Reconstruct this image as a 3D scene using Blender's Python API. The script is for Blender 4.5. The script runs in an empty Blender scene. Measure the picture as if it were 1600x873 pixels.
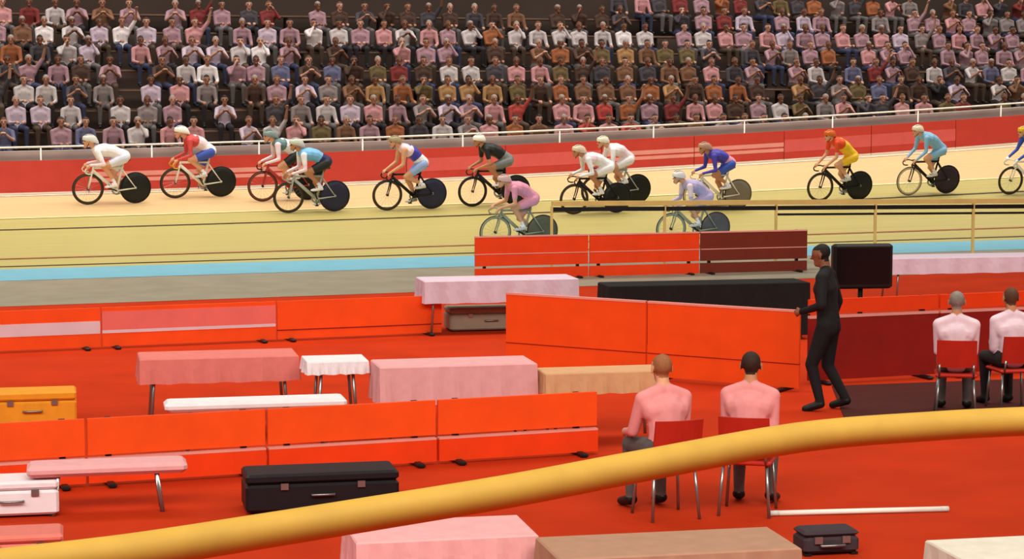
import bpy, bmesh, math, random
import numpy as np
from mathutils import Vector, Matrix

random.seed(7)
scene = bpy.context.scene
COL = scene.collection

# ------------------------------------------------------------------ camera
FPX, CAM_H, HORIZON = 3300.0, 3.4, 128.0
PITCH = math.atan((436.5 - HORIZON) / FPX)
cam_d = bpy.data.cameras.new('camera')
cam_d.sensor_width = 36.0
cam_d.lens = 36.0 * FPX / 1600.0
cam_d.clip_end = 400
cam = bpy.data.objects.new('camera', cam_d)
COL.objects.link(cam)
cam.location = (0, 0, CAM_H)
cam.rotation_euler = (math.pi / 2 - PITCH, 0, 0)
scene.camera = cam

# ------------------------------------------------------------------ light
world = bpy.data.worlds.new('arena_air')
scene.world = world
world.use_nodes = True
bg = world.node_tree.nodes['Background']
bg.inputs[0].default_value = (1.0, 0.93, 0.84, 1)
bg.inputs[1].default_value = 0.25


def area(name, loc, sx, sy, power, col=(1.0, 0.93, 0.82), spread=150):
    d = bpy.data.lights.new(name, 'AREA')
    d.shape = 'RECTANGLE'
    d.size, d.size_y = sx, sy
    d.energy = power
    d.color = col
    d.spread = math.radians(spread)
    o = bpy.data.objects.new(name, d)
    o.location = loc
    COL.objects.link(o)
    return o


# the arena's roof lamps: one long rig above the track, one above the infield; then two added fills
l1 = area('track_lamp_rig', (2, 45, 15), 46, 4, 2900, spread=120)
l1.rotation_euler = (math.radians(6), 0, math.radians(19.8))
l2 = area('infield_lamp_rig', (2, 26, 15), 40, 5, 2500, spread=120)
l2.rotation_euler = (math.radians(4), 0, 0)
l3 = area('near_lamp_rig', (0, 2, 13), 40, 5, 3800, spread=130)  # unseen fill, tilted forward to brighten the upright faces
l3.rotation_euler = (math.radians(38), 0, 0)
l4 = area('stand_lamp_rig', (-3, 52, 14), 46, 3, 2300, col=(1.0, 0.96, 0.94), spread=130)  # unseen fill added to brighten the crowd
l4.rotation_euler = (math.radians(14), 0, math.radians(19.8))

vs = scene.view_settings
vs.view_transform = 'Standard'
vs.look = 'None'
vs.exposure = 0.0
vs.gamma = 1.0
vs.use_curve_mapping = False

# ------------------------------------------------------------------ geometry of the place
TA = 0.36
A = math.atan(TA)
T = Vector((math.cos(A), math.sin(A), 0))          # along the straight
N = Vector((-math.sin(A), math.cos(A), 0))         # from the infield up the banking
FWD = Vector((0, math.cos(PITCH), -math.sin(PITCH)))
UPV = Vector((0, math.sin(PITCH), math.cos(PITCH)))
CAMP = Vector((0, 0, CAM_H))


def ray(px, py):
    return FWD * FPX + Vector((1, 0, 0)) * (px - 800) + UPV * (436.5 - py)


def ground(px, py, z=0.0):
    d = ray(px, py)
    return CAMP + d * ((z - CAM_H) / d.z)


def atdepth(px, py, y):
    d = ray(px, py)
    return CAMP + d * (y / d.y)


def proj(p):
    v = p - CAMP
    dz = v.dot(FWD)
    return (800 + FPX * v.x / dz, 436.5 - FPX * v.dot(UPV) / dz)


P0 = ground(800, 398)
WID = 7.0


def zf(s):
    s = max(s, -13.7)
    return 0.98 + 0.0199 * (s + 9.06) + 0.000955 * (s + 9.06) * (s - 2.5)


def track_pt(s, w):
    p = P0 + T * s + N * w
    p.z = zf(s) * w / WID
    return p


def on_track(px, py):
    d = ray(px, py)
    lo, hi = 20.0, 70.0
    for _ in range(60):
        m = (lo + hi) / 2
        p = CAMP + d * (m / d.y)
        q = p - P0
        s, w = q.dot(T), q.dot(N)
        z = zf(s) * max(w, 0) / WID
        if p.z > z:
            lo = m
        else:
            hi = m
    return p, s, w


# ------------------------------------------------------------------ materials
def lin(c):
    return tuple(((x / 255) / 12.92 if x / 255 <= 0.04045 else (((x / 255) + 0.055) / 1.055) ** 2.4) for x in c)


MATS = {}


def mat(name, rgb, rough=0.6, var=0.12, scale=9.0, metal=0.0, stretch=(1, 1, 1), bump=0.0, spec=0.25):
    if name in MATS:
        return MATS[name]
    m = bpy.data.materials.new(name)
    m.use_nodes = True
    nt = m.node_tree
    b = nt.nodes['Principled BSDF']
    c = lin(rgb)
    b.inputs['Roughness'].default_value = rough
    b.inputs['Metallic'].default_value = metal
    b.inputs['Specular IOR Level'].default_value = spec
    tc = nt.nodes.new('ShaderNodeTexCoord')
    mp = nt.nodes.new('ShaderNodeMapping')
    mp.inputs['Scale'].default_value = stretch
    nz = nt.nodes.new('ShaderNodeTexNoise')
    nz.inputs['Scale'].default_value = scale
    nz.inputs['Detail'].default_value = 3
    rp = nt.nodes.new('ShaderNodeValToRGB')
    rp.color_ramp.elements[0].position = 0.3
    rp.color_ramp.elements[1].position = 0.7
    rp.color_ramp.elements[0].color = (*[x * (1 - var) for x in c], 1)
    rp.color_ramp.elements[1].color = (*[min(1, x * (1 + var)) for x in c], 1)
    nt.links.new(tc.outputs['Object'], mp.inputs['Vector'])
    nt.links.new(mp.outputs['Vector'], nz.inputs['Vector'])
    nt.links.new(nz.outputs['Fac'], rp.inputs['Fac'])
    nt.links.new(rp.outputs['Color'], b.inputs['Base Color'])
    if bump:
        bp = nt.nodes.new('ShaderNodeBump')
        bp.inputs['Strength'].default_value = bump
        bp.inputs['Distance'].default_value = 0.01
        nt.links.new(nz.outputs['Fac'], bp.inputs['Height'])
        nt.links.new(bp.outputs['Normal'], b.inputs['Normal'])
    MATS[name] = m
    return m


def wood(name, rgb):
    """narrow softwood strips running along the track (object X is the track's direction)"""
    m = mat(name, rgb, 0.42, 0.07, 1.3, stretch=(0.12, 14, 14), spec=0.35)
    return m


M_WOOD = wood('track_wood', (211, 181, 131))
M_WOODL = wood('track_wood_inner', (180, 167, 102))
M_RED = mat('board_red', (196, 64, 52), 0.5, 0.05, 3)
M_REDP = mat('infield_red', (232, 62, 12), 0.5, 0.06, 3)
M_REDO = mat('infield_orange_red', (240, 80, 18), 0.5, 0.06, 3)
M_MAROON = mat('maroon', (140, 24, 16), 0.5, 0.08, 3)
M_FLOOR = mat('red_carpet', (180, 48, 13), 0.9, 0.10, 1.2, bump=0.2, spec=0.08)
M_GREYF = mat('grey_floor', (142, 134, 116), 0.8, 0.10, 1.5)
M_BLUE = mat('blue_band_paint', (112, 176, 198), 0.5, 0.05, 2)
M_WHITE = mat('white_paint', (236, 232, 222), 0.45, 0.04, 5)
M_PALEP = mat('pale_pink_print', (226, 150, 140), 0.5, 0.05, 3)
M_PALEL = mat('pale_lavender_print', (216, 196, 206), 0.5, 0.05, 3)
M_BLACK = mat('black_plastic', (20, 20, 20), 0.45, 0.15, 6)
M_DARK = mat('dark_line', (70, 56, 36), 0.6, 0.1, 4)
M_REDLINE = mat('red_line', (150, 92, 58), 0.6, 0.1, 4)
M_CREAM = mat('cream_line', (240, 214, 158), 0.5, 0.05, 4)
M_STEEL = mat('steel', (150, 150, 150), 0.3, 0.05, 8, metal=0.8)
M_CONC = mat('stand_concrete', (84, 68, 60), 0.85, 0.15, 1.5)
M_PARA = mat('parapet_grey', (172, 156, 150), 0.8, 0.1, 1.2)
M_YEL = mat('yellow_foam', (190, 150, 62), 0.6, 0.06, 6)
M_TAN = mat('tan_wood', (214, 184, 112), 0.5, 0.08, 4)
M_RUB = mat('tyre_rubber', (38, 34, 28), 0.6, 0.1, 20)
M_SKIN = mat('skin_light', (214, 158, 122), 0.55, 0.06, 8)
M_SKIN2 = mat('skin_tan', (186, 128, 92), 0.55, 0.06, 8)
M_SKIN3 = mat('skin_brown', (132, 86, 60), 0.55, 0.06, 8)
M_EYE = mat('eye_dark', (40, 28, 24), 0.3, 0.05)
M_LIP = mat('lip', (168, 92, 80), 0.5, 0.05)


# ------------------------------------------------------------------ mesh helpers
class MB:
    def __init__(self):
        self.v, self.f, self.m = [], [], []

    def add(self, v, f, mi=0):
        o = len(self.v)
        self.v += [tuple(x) for x in v]
        self.f += [tuple(i + o for i in q) for q in f]
        self.m += [mi] * len(f)
        return self

    def hexa(self, p, mi=0):
        """8 corners: bottom loop 0-3, top loop 4-7"""
        return self.add(p, [(3, 2, 1, 0), (4, 5, 6, 7), (0, 1, 5, 4), (1, 2, 6, 5), (2, 3, 7, 6), (3, 0, 4, 7)], mi)

    def box(self, c, s, mi=0, rz=0.0):
        x, y, z = [q / 2 for q in s]
        R = Matrix.Rotation(rz, 3, 'Z')
        pts = [Vector(c) + R @ Vector(q) for q in ((-x, -y, -z), (x, -y, -z), (x, y, -z), (-x, y, -z), (-x, -y, z), (x, -y, z), (x, y, z), (-x, y, z))]
        return self.hexa(pts, mi)

    def rbox(self, c, s, b=0.02, mi=0):
        """box with chamfered vertical and top edges"""
        x, y, z = [q / 2 for q in s]
        b = min(b, x * .9, y * .9, z * .9)

        def loop(ix, iy, zz):
            return [(ix - b, -iy, zz), (ix, -iy + b, zz), (ix, iy - b, zz), (ix - b, iy, zz), (-ix + b, iy, zz), (-ix, iy - b, zz), (-ix, -iy + b, zz), (-ix + b, -iy, zz)]
        rings = [loop(x - b, y - b, -z), loop(x, y, -z + b), loop(x, y, z - b), loop(x - b, y - b, z)]
        v = [Vector(c) + Vector(q) for r in rings for q in r]
        f = [tuple(reversed(range(8))), tuple(range(24, 32))]
        for k in range(3):
            for i in range(8):
                j = (i + 1) % 8
                f.append((k * 8 + i, k * 8 + j, k * 8 + 8 + j, k * 8 + 8 + i))
        return self.add(v, f, mi)

    def tube(self, pts, r, seg=8, mi=0, closed=False, k=1.0, lat=None):
        pts = [Vector(p) for p in pts]
        n = len(pts)
        rr = r if isinstance(r, (list, tuple)) else [r] * n
        v, f = [], []
        prev = None
        for i, p in enumerate(pts):
            if closed:
                d = (pts[(i + 1) % n] - pts[i - 1]).normalized()
            else:
                d = (pts[min(i + 1, n - 1)] - pts[max(i - 1, 0)]).normalized()
            if lat is not None:
                u = Vector(lat)
            elif prev is not None:
                u = prev
            else:
                u = Vector((0, 0, 1)) if abs(d.z) < 0.9 else Vector((0, 1, 0))
            u = (u - d * u.dot(d)).normalized()
            prev = u
            w = d.cross(u)
            for j in range(seg):
                t = 2 * math.pi * j / seg
                v.append(p + u * (math.cos(t) * rr[i] * k) + w * (math.sin(t) * rr[i]))
        for i in range(n if closed else n - 1):
            a, b = i * seg, ((i + 1) % n) * seg
            for j in range(seg):
                f.append((a + j, a + (j + 1) % seg, b + (j + 1) % seg, b + j))
        if not closed:
            f.append(tuple(reversed(range(seg))))
            f.append(tuple(range((n - 1) * seg, n * seg)))
        return self.add(v, f, mi)

    def ball(self, c, r, seg=12, rings=8, mi=0):
        if not isinstance(r, (tuple, list)):
            r = (r, r, r)
        v = [(c[0], c[1], c[2] + r[2])]
        for i in range(1, rings):
            t = math.pi * i / rings
            for j in range(seg):
                p = 2 * math.pi * j / seg
                v.append((c[0] + r[0] * math.sin(t) * math.cos(p), c[1] + r[1] * math.sin(t) * math.sin(p), c[2] + r[2] * math.cos(t)))
        v.append((c[0], c[1], c[2] - r[2]))
        f = [(0, 1 + j, 1 + (j + 1) % seg) for j in range(seg)]
        for i in range(rings - 2):
            a, b = 1 + i * seg, 1 + (i + 1) * seg
            for j in range(seg):
                f.append((a + j, b + j, b + (j + 1) % seg, a + (j + 1) % seg))
        l = len(v) - 1
        a = 1 + (rings - 2) * seg
        for j in range(seg):
            f.append((a + j, l, a + (j + 1) % seg))
        return self.add(v, f, mi)

    def lathe_y(self, prof, c, seg=32, mi=0):
        """prof: (radius, y) pairs revolved about the Y axis through c"""
        v, f = [], []
        for (r, y) in prof:
            for j in range(seg):
                t = 2 * math.pi * j / seg
                v.append((c[0] + r * math.cos(t), c[1] + y, c[2] + r * math.sin(t)))
        n = len(prof)
        for i in range(n - 1):
            for j in range(seg):
                f.append((i * seg + j, i * seg + (j + 1) % seg, (i + 1) * seg + (j + 1) % seg, (i + 1) * seg + j))
        return self.add(v, f, mi)

    def mesh(self, name, mats, smooth=False):
        me = bpy.data.meshes.new(name)
        me.from_pydata(self.v, [], self.f)
        for m in (mats if isinstance(mats, (list, tuple)) else [mats]):
            me.materials.append(m)
        if any(self.m):
            me.polygons.foreach_set('material_index', self.m)
        if smooth:
            me.polygons.foreach_set('use_smooth', [True] * len(self.f))
        me.update()
        return me

    def build(self, name, mats, parent=None, smooth=False):
        o = bpy.data.objects.new(name, self.mesh(name, mats, smooth))
        COL.objects.link(o)
        if parent:
            o.parent = parent
        return o


def tag(o, label=None, cat=None, group=None, kind=None):
    if label:
        o['label'] = label
    if cat:
        o['category'] = cat
    if group:
        o['group'] = group
    if kind:
        o['kind'] = kind
    return o


def empty(name, loc, rz=0.0, mtx=None):
    o = bpy.data.objects.new(name, None)
    o.empty_display_size = 0.2
    COL.objects.link(o)
    if mtx is not None:
        o.matrix_world = mtx
    else:
        o.location = loc
        o.rotation_euler = (0, 0, rz)
    return o


ORD = ['first', 'second', 'third', 'fourth', 'fifth', 'sixth', 'seventh', 'eighth', 'ninth', 'tenth', 'eleventh', 'twelfth']


def nth(n):
    if n <= 12:
        return ORD[n - 1]
    s = 'th' if 10 <= n % 100 <= 20 else {1: 'st', 2: 'nd', 3: 'rd'}.get(n % 10, 'th')
    return f'{n}{s}'


def in_frame_of_track(o):
    """object whose mesh was given in (along, up-the-bank, z) track coordinates"""
    m = Matrix(((T.x, N.x, 0, P0.x), (T.y, N.y, 0, P0.y), (0, 0, 1, 0), (0, 0, 0, 1)))
    o.matrix_world = m
    return o


# ------------------------------------------------------------------ structure: floor, track, stand
b = MB()
b.box((0, 15, -0.1), (90, 110, 0.2))
floor = b.build('floor', M_FLOOR)
tag(floor, 'red infield floor inside the cycling track', 'floor', kind='structure')


def strip(w0, w1, s0, s1, up, n=160):
    """thin slab lying on the track / apron between w0 and w1, in track coordinates"""
    b = MB()
    v, f = [], []
    for i in range(n + 1):
        s = s0 + (s1 - s0) * i / n
        for w in (w0, w1):
            z = zf(s) * max(w, 0) / WID
            v.append((s, w, z + up))
    for i in range(n):
        f.append((2 * i, 2 * i + 2, 2 * i + 3, 2 * i + 1))
    b.add(v, f)
    return b


SS0, SS1 = -26, 30
g = in_frame_of_track(strip(-6.5, -2.3, SS0, SS1, 0.004).build('safety_zone', M_GREYF))
tag(g, 'grey floor strip between the blue band and the red infield', 'floor', kind='structure')
g = in_frame_of_track(strip(-2.3, 0.0, SS0, SS1, 0.008).build('blue_band', M_BLUE))
tag(g, 'pale blue band along the inner edge of the track', 'track', kind='structure')
trk = in_frame_of_track(strip(4.55, 7.3, SS0, SS1, 0.0).build('track', M_WOOD))
tag(trk, 'yellow wooden banked cycling track', 'track', kind='structure')
tri = strip(0.0, 4.55, SS0, SS1, 0.0).build('inner_lane', M_WOODL, trk)
for nm, w0, w1, m in (('track_line', 4.52, 4.60, M_CREAM), ('track_line', 3.42, 3.50, M_DARK), ('track_line', 0.82, 0.90, M_REDLINE), ('track_line', 0.2, 0.25, M_DARK), ('track_line', 6.86, 6.95, M_WHITE)):
    strip(w0, w1, SS0, SS1, 0.010).build(nm, m, trk)

# parapet of the stand behind the fence
b = MB()
n = 30
for i in range(n):
    s0, s1 = SS0 + (SS1 - SS0) * i / n, SS0 + (SS1 - SS0) * (i + 1) / n
    z0, z1 = zf(s0), zf(s1)
    b.hexa([(s0, 7.35, -0.2), (s1, 7.35, -0.2), (s1, 7.6, -0.2), (s0, 7.6, -0.2), (s0, 7.35, z0 + 0.93), (s1, 7.35, z1 + 0.93), (s1, 7.6, z1 + 0.93), (s0, 7.6, z0 + 0.93)])
par = in_frame_of_track(b.build('wall_stand', M_PARA))
tag(par, 'grey parapet wall of the stand behind the red boards', 'wall', kind='structure')
ROWS, TREAD, RISE, STAND0, FLOOR0 = 8, 0.82, 0.47, 8.2, 1.36
for r in range(ROWS):
    b = MB()
    w0 = STAND0 + r * TREAD
    zt = FLOOR0 + r * RISE
    b.hexa([(SS0, w0, -0.2), (SS1, w0, -0.2), (SS1, w0 + TREAD, -0.2), (SS0, w0 + TREAD, -0.2), (SS0, w0, zt), (SS1, w0, zt), (SS1, w0 + TREAD, zt), (SS0, w0 + TREAD, zt)])
    t = in_frame_of_track(b.build('stand_tier', M_CONC))
    tag(t, f'dark concrete step of the stand under its {nth(r + 1)} row of spectators', 'step', kind='structure')
b = MB()
b.hexa([(SS0, STAND0 + ROWS * TREAD, -0.2), (SS1, STAND0 + ROWS * TREAD, -0.2), (SS1, STAND0 + ROWS * TREAD + .3, -0.2), (SS0, STAND0 + ROWS * TREAD + .3, -0.2),
        (SS0, STAND0 + ROWS * TREAD, 9), (SS1, STAND0 + ROWS * TREAD, 9), (SS1, STAND0 + ROWS * TREAD + .3, 9), (SS0, STAND0 + ROWS * TREAD + .3, 9)])
wb = in_frame_of_track(b.build('wall_back', mat('back_wall', (58, 46, 38), 0.9, 0.15, 0.6)))
tag(wb, 'dark rear wall of the hall above the stand', 'wall', kind='structure')

# ------------------------------------------------------------------ trackside boards and their rail
BH = 0.72
seg_len = 2.4
s = -12.0
k = 0
board_n = 0
while s < 19.5:
    s1 = s + seg_len
    root = empty('advertising_board', track_pt(s, 7.08), A)
    dz = zf(s1) - zf(s)
    L = seg_len - 0.02

    def slab(z0, z1, y0, y1, x0=0.0, x1=1.0):
        a, c = x0 * L, x1 * L
        d0, d1 = dz * x0, dz * x1
        return MB().hexa([(a, y0, z0 + d0), (c, y0, z0 + d1), (c, y1, z0 + d1), (a, y1, z0 + d0), (a, y0, z1 + d0), (c, y0, z1 + d1), (c, y1, z1 + d1), (a, y1, z1 + d0)])
    slab(0.02, BH, 0, 0.05).build('panel', M_RED, root)
    slab(0.0, 0.035, -0.012, 0.055).build('base_trim', M_WHITE, root)
    xm = proj(track_pt((s + s1) / 2, 7))[0]
    look = 'plain'
    if 130 < xm < 400 or 880 < xm < 1240:
        slab(0.34, 0.44, -0.004, 0.0).build('printed_band', M_PALEP, root)
        slab(0.22, 0.30, -0.004, 0.0).build('printed_band', M_PALEP, root)
        look = 'two pale pink printed bands'
    elif 700 < xm <= 880 or 1240 <= xm < 1480:
        slab(0.20, 0.50, -0.004, 0.0).build('printed_band', mat('dusty_red_print', (214, 92, 88), 0.5, 0.05, 3), root)
        look = 'one broad dusty pink band'
    for q in (0.06, 0.94):
        MB().box((L * q, 0.08, BH / 2 + dz * q), (0.05, 0.05, BH)).build('post', M_STEEL, root)
    pa, pb = proj(track_pt(s, 7)), proj(track_pt(s1, 7))
    if pb[0] > 0 and pa[0] < 1600:
        board_n += 1
        tag(root, f'red trackside board, {look}, {nth(board_n)} along the fence from the left', 'board', 'red boards along the track fence')
    else:
        for ch in list(root.children):
            bpy.data.objects.remove(ch)
        bpy.data.objects.remove(root)
    s = s1
root = empty('fence_rail', track_pt(-14, 7.25), 0)
off = track_pt(-14, 7.25)
pts = [track_pt(q, 7.25) - off + Vector((0, 0, 0.98)) for q in np.linspace(-14, 21, 36)]
MB().tube(pts, 0.022, 8).build('rail', M_WHITE, root, True)
for q in np.arange(-13, 21, 2.4):
    p = track_pt(q, 7.25) - off
    MB().tube([p - Vector((0, 0, 0.1)), p + Vector((0, 0, 0.98))], 0.018, 8).build('post', M_WHITE, root, True)
tag(root, 'thin white rail running along the top of the red boards', 'rail')


# ------------------------------------------------------------------ bodies
def capsule(V, F, a, b, ra, rb, k=1.0, lat=(0, 1, 0), seg=12):
    a, b = Vector(a), Vector(b)
    d = b - a
    L = d.length
    d = d / L if L > 1e-6 else Vector((0, 0, 1))
    u = Vector(lat)
    u = u - d * u.dot(d)
    if u.length < 0.2:
        u = Vector((1, 0, 0)) - d * d.x
    u.normalize()
    w = d.cross(u)
    rings = []
    for t in (70, 45, 20):
        t = math.radians(t)
        rings.append((a - d * ra * math.sin(t), ra * math.cos(t)))
    rings += [(a, ra), (b, rb)]
    for t in (20, 45, 70):
        t = math.radians(t)
        rings.append((b + d * rb * math.sin(t), rb * math.cos(t)))
    o = len(V)
    V.append(tuple(a - d * ra))
    for c, r in rings:
        for j in range(seg):
            t = 2 * math.pi * j / seg
            V.append(tuple(c + u * (math.cos(t) * r * k) + w * (math.sin(t) * r)))
    V.append(tuple(b + d * rb))
    n = len(rings)
    for j in range(seg):
        F.append((o, o + 1 + (j + 1) % seg, o + 1 + j))
        F.append((o + 1 + n * seg, o + 1 + (n - 1) * seg + j, o + 1 + (n - 1) * seg + (j + 1) % seg))
    for i in range(n - 1):
        for j in range(seg):
            F.append((o + 1 + i * seg + j, o + 1 + i * seg + (j + 1) % seg, o + 1 + (i + 1) * seg + (j + 1) % seg, o + 1 + (i + 1) * seg + j))


def body_mesh(name, bones, tags, balls=(), voxel=0.012, smooth=3, rule=None):
    """bones (a, b, ra, rb, widen, tag) fused into ONE continuous skin; every face takes the tag of its bone"""
    V, F = [], []
    for (a, b, ra, rb, k, tg) in bones:
        capsule(V, F, a, b, ra, rb, k)
    me = bpy.data.meshes.new('tmp')
    me.from_pydata(V, [], F)
    o = bpy.data.objects.new('tmp', me)
    COL.objects.link(o)
    md = o.modifiers.new('r', 'REMESH')
    md.mode = 'VOXEL'
    md.voxel_size = voxel
    sm = o.modifiers.new('s', 'SMOOTH')
    sm.factor, sm.iterations = 0.5, smooth
    dg = bpy.context.evaluated_depsgraph_get()
    out = bpy.data.meshes.new_from_object(o.evaluated_get(dg))
    out.name = name
    bpy.data.objects.remove(o)
    bpy.data.meshes.remove(me)
    nf = len(out.polygons)
    c = np.empty(nf * 3)
    out.polygons.foreach_get('center', c)
    c = c.reshape(-1, 3)
    best = np.full(nf, 1e9)
    idx = np.zeros(nf, int)
    for (a, b, ra, rb, k, tg) in bones:
        a_, b_ = np.array(a), np.array(b)
        d = b_ - a_
        L2 = max(1e-9, d @ d)
        t = np.clip((c - a_) @ d / L2, 0, 1)
        q = c - (a_ + t[:, None] * d)
        q = q * np.array([1, 1 / (1 + (k - 1) * .8), 1])
        dist = np.linalg.norm(q, axis=1) - (ra + (rb - ra) * t)
        m = dist < best
        best[m] = dist[m]
        idx[m] = tags.index(tg)
    if rule:
        idx = rule(c, idx)
    for (p, r, tg) in balls:
        m = np.linalg.norm(c - np.array(p), axis=1) < r
        idx[m] = tags.index(tg)
    out.materials.clear()
    for _ in tags:
        out.materials.append(None)
    out.polygons.foreach_set('material_index', idx.astype('i4'))
    out.polygons.foreach_set('use_smooth', [True] * nf)
    out.update()
    return out


def V3(x, y, z):
    return (x, y, z)


def ik(a, c, l1, l2, bend):
    """middle joint between a and c, bent towards the vector bend"""
    a, c, bend = Vector(a), Vector(c), Vector(bend)
    d = c - a
    L = min(d.length, (l1 + l2) * 0.995)
    dn = d.normalized()
    x = (l1 * l1 - l2 * l2 + L * L) / (2 * L)
    h = math.sqrt(max(1e-6, l1 * l1 - x * x))
    bn = (bend - dn * bend.dot(dn)).normalized()
    return a + dn * x + bn * h


def mix(a, b, t):
    return tuple(Vector(a) * (1 - t) + Vector(b) * t)


def head_bones(hc, pitch=0.0):
    """skull, jaw, nose, ears around the head centre hc, face towards +x tipped by pitch"""
    R = Matrix.Rotation(pitch, 3, 'Y')

    def q(x, y, z):
        return tuple(Vector(hc) + R @ Vector((x, y, z)))
    bones = [(q(-0.015, 0, 0.03), q(0.015, 0, 0.02), 0.088, 0.085, 0.9, 'head'),
             (q(0.03, 0, -0.04), q(0.055, 0, -0.08), 0.062, 0.04, 0.95, 'head'),
             (q(0.095, 0, 0.0), q(0.112, 0, -0.025), 0.011, 0.015, 1.0, 'head'),
             (q(-0.005, 0.082, 0.005), q(-0.005, 0.084, -0.03), 0.018, 0.013, 0.6, 'head'),
             (q(-0.005, -0.082, 0.005), q(-0.005, -0.084, -0.03), 0.018, 0.013, 0.6, 'head')]
    balls = [(q(0.088, 0.034, 0.012), 0.016, 'eye'), (q(0.088, -0.034, 0.012), 0.016, 'eye'),
             (q(0.094, 0.0, -0.066), 0.017, 'lip'), (q(0.09, 0.014, -0.066), 0.012, 'lip'), (q(0.09, -0.014, -0.066), 0.012, 'lip')]
    return bones, balls, q


def hand_bones(w, d, palm_n, side):
    """palm and five curled fingers: wrist w, direction d, curling towards palm_n"""
    w, d, pn = Vector(w), Vector(d).normalized(), Vector(palm_n)
    pn = (pn - d * pn.dot(d)).normalized()
    lat = d.cross(pn) * side
    B = []
    B.append((tuple(w), tuple(w + d * 0.065), 0.026, 0.032, 1.0, 'hand'))
    for i, (o, L) in enumerate(((-0.03, 0.062), (-0.01, 0.072), (0.01, 0.068), (0.03, 0.052))):
        k0 = w + d * 0.08 + lat * o
        k1 = k0 + d * L * 0.5 + pn * 0.018
        k2 = k1 + pn * L * 0.55 - d * 0.006
        B.append((tuple(k0), tuple(k1), 0.0105, 0.0095, 1.0, 'hand'))
        B.append((tuple(k1), tuple(k2), 0.0095, 0.0085, 1.0, 'hand'))
    t0 = w + d * 0.025 - lat * 0.03
    t1 = t0 + d * 0.03 - lat * 0.022 + pn * 0.012
    t2 = t1 + d * 0.025 + pn * 0.02
    B.append((tuple(t0), tuple(t1), 0.013, 0.011, 1.0, 'hand'))
    B.append((tuple(t1), tuple(t2), 0.011, 0.009, 1.0, 'hand'))
    return B


RTAGS = ['torso', 'shoulder', 'hem', 'sleeve', 'forearm', 'hand', 'shorts', 'leg', 'sock', 'head', 'eye', 'lip', 'side']
BBX, BBZ = -0.10, 0.285


def rider_body(name, sh, hd, hip=(-0.27, 1.0), hand=(0.53, 0.80), crank=35):
    sx, sz = sh
    hx, hz = hip
    B = []
    # trunk with a rounded back
    mid = ((sx + hx) / 2 - 0.03, 0, (sz + hz) / 2 + 0.045)
    low = mix((hx, 0, hz), mid, 0.55)
    up = mix(mid, (sx, 0, sz), 0.5)
    B += [((hx - 0.01, 0, hz + 0.01), low, 0.134, 0.128, 1.25, 'hem'),
          (low, mid, 0.128, 0.134, 1.22, 'torso'),
          (mid, up, 0.134, 0.142, 1.25, 'torso'),
          (up, (sx - 0.02, 0, sz - 0.01), 0.142, 0.112, 1.4, 'shoulder'),
          (mix(low, mid, .6), mix(mid, up, .6), 0.124, 0.130, 1.08, 'side')]
    H = (hd[0], 0, hd[1] - 0.02)
    B.append(((sx + 0.02, 0, sz + 0.02), mix((sx, 0, sz), H, 0.8), 0.062, 0.055, 1.0, 'head'))
    hb, balls, q = head_bones(H, -0.12)
    B += hb
    # arms
    for s in (-1, 1):
        S = (sx + 0.01, s * 0.185, sz - 0.03)
        Wp = (hand[0] - 0.06, s * 0.20, hand[1] + 0.055)
        E = ik(S, Wp, 0.31, 0.29, (-0.55, s * 0.35, -0.5))
        B.append((S, mix(S, E, 0.6), 0.068, 0.052, 1.0, 'sleeve'))
        B.append((mix(S, E, 0.6), tuple(E), 0.046, 0.041, 1.0, 'forearm'))
        B.append((tuple(E), Wp, 0.042, 0.029, 1.0, 'forearm'))
        B += hand_bones(Wp, (0.08, 0, -0.05), (-0.3, 0, -0.9), s)
    # legs
    feet = []
    for s in (-1, 1):
        an = math.radians(crank + (0 if s > 0 else 180))
        P = Vector((BBX + 0.17 * math.cos(an), s * 0.13, BBZ + 0.17 * math.sin(an)))
        Hj = (hx + 0.02, s * 0.095, hz - 0.02)
        An = P + Vector((-0.115, -s * 0.02, 0.105))
        K = ik(Hj, An, 0.445, 0.43, (1, 0, 0.25))
        K.y = s * 0.10
        t1 = mix(Hj, K, 0.62)
        B.append((Hj, t1, 0.118, 0.09, 1.0, 'shorts'))
        B.append((t1, tuple(K), 0.087, 0.064, 1.0, 'leg'))
        calf = Vector(mix(K, An, 0.3)) + Vector((-0.018, 0, 0))
        B.append((tuple(K), tuple(calf), 0.057, 0.058, 1.0, 'leg'))
        sk = mix(calf, An, 0.6)
        B.append((tuple(calf), sk, 0.057, 0.037, 1.0, 'leg'))
        B.append((sk, tuple(An), 0.037, 0.034, 1.0, 'sock'))
        B.append((tuple(An), tuple(P + Vector((0.03, -s * 0.015, 0.045))), 0.036, 0.032, 1.1, 'sock'))
        feet.append((An, P, s))
    me = body_mesh(name, B, RTAGS, balls, 0.0115, 3)
    return me, H, feet


def loft(b, rings, mi=0):
    n = len(rings[0])
    v = [p for r in rings for p in r]
    f = [tuple(reversed(range(n))), tuple(range((len(rings) - 1) * n, len(rings) * n))]
    for i in range(len(rings) - 1):
        for j in range(n):
            f.append((i * n + j, i * n + (j + 1) % n, (i + 1) * n + (j + 1) % n, (i + 1) * n + j))
    return b.add(v, f, mi)


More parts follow.
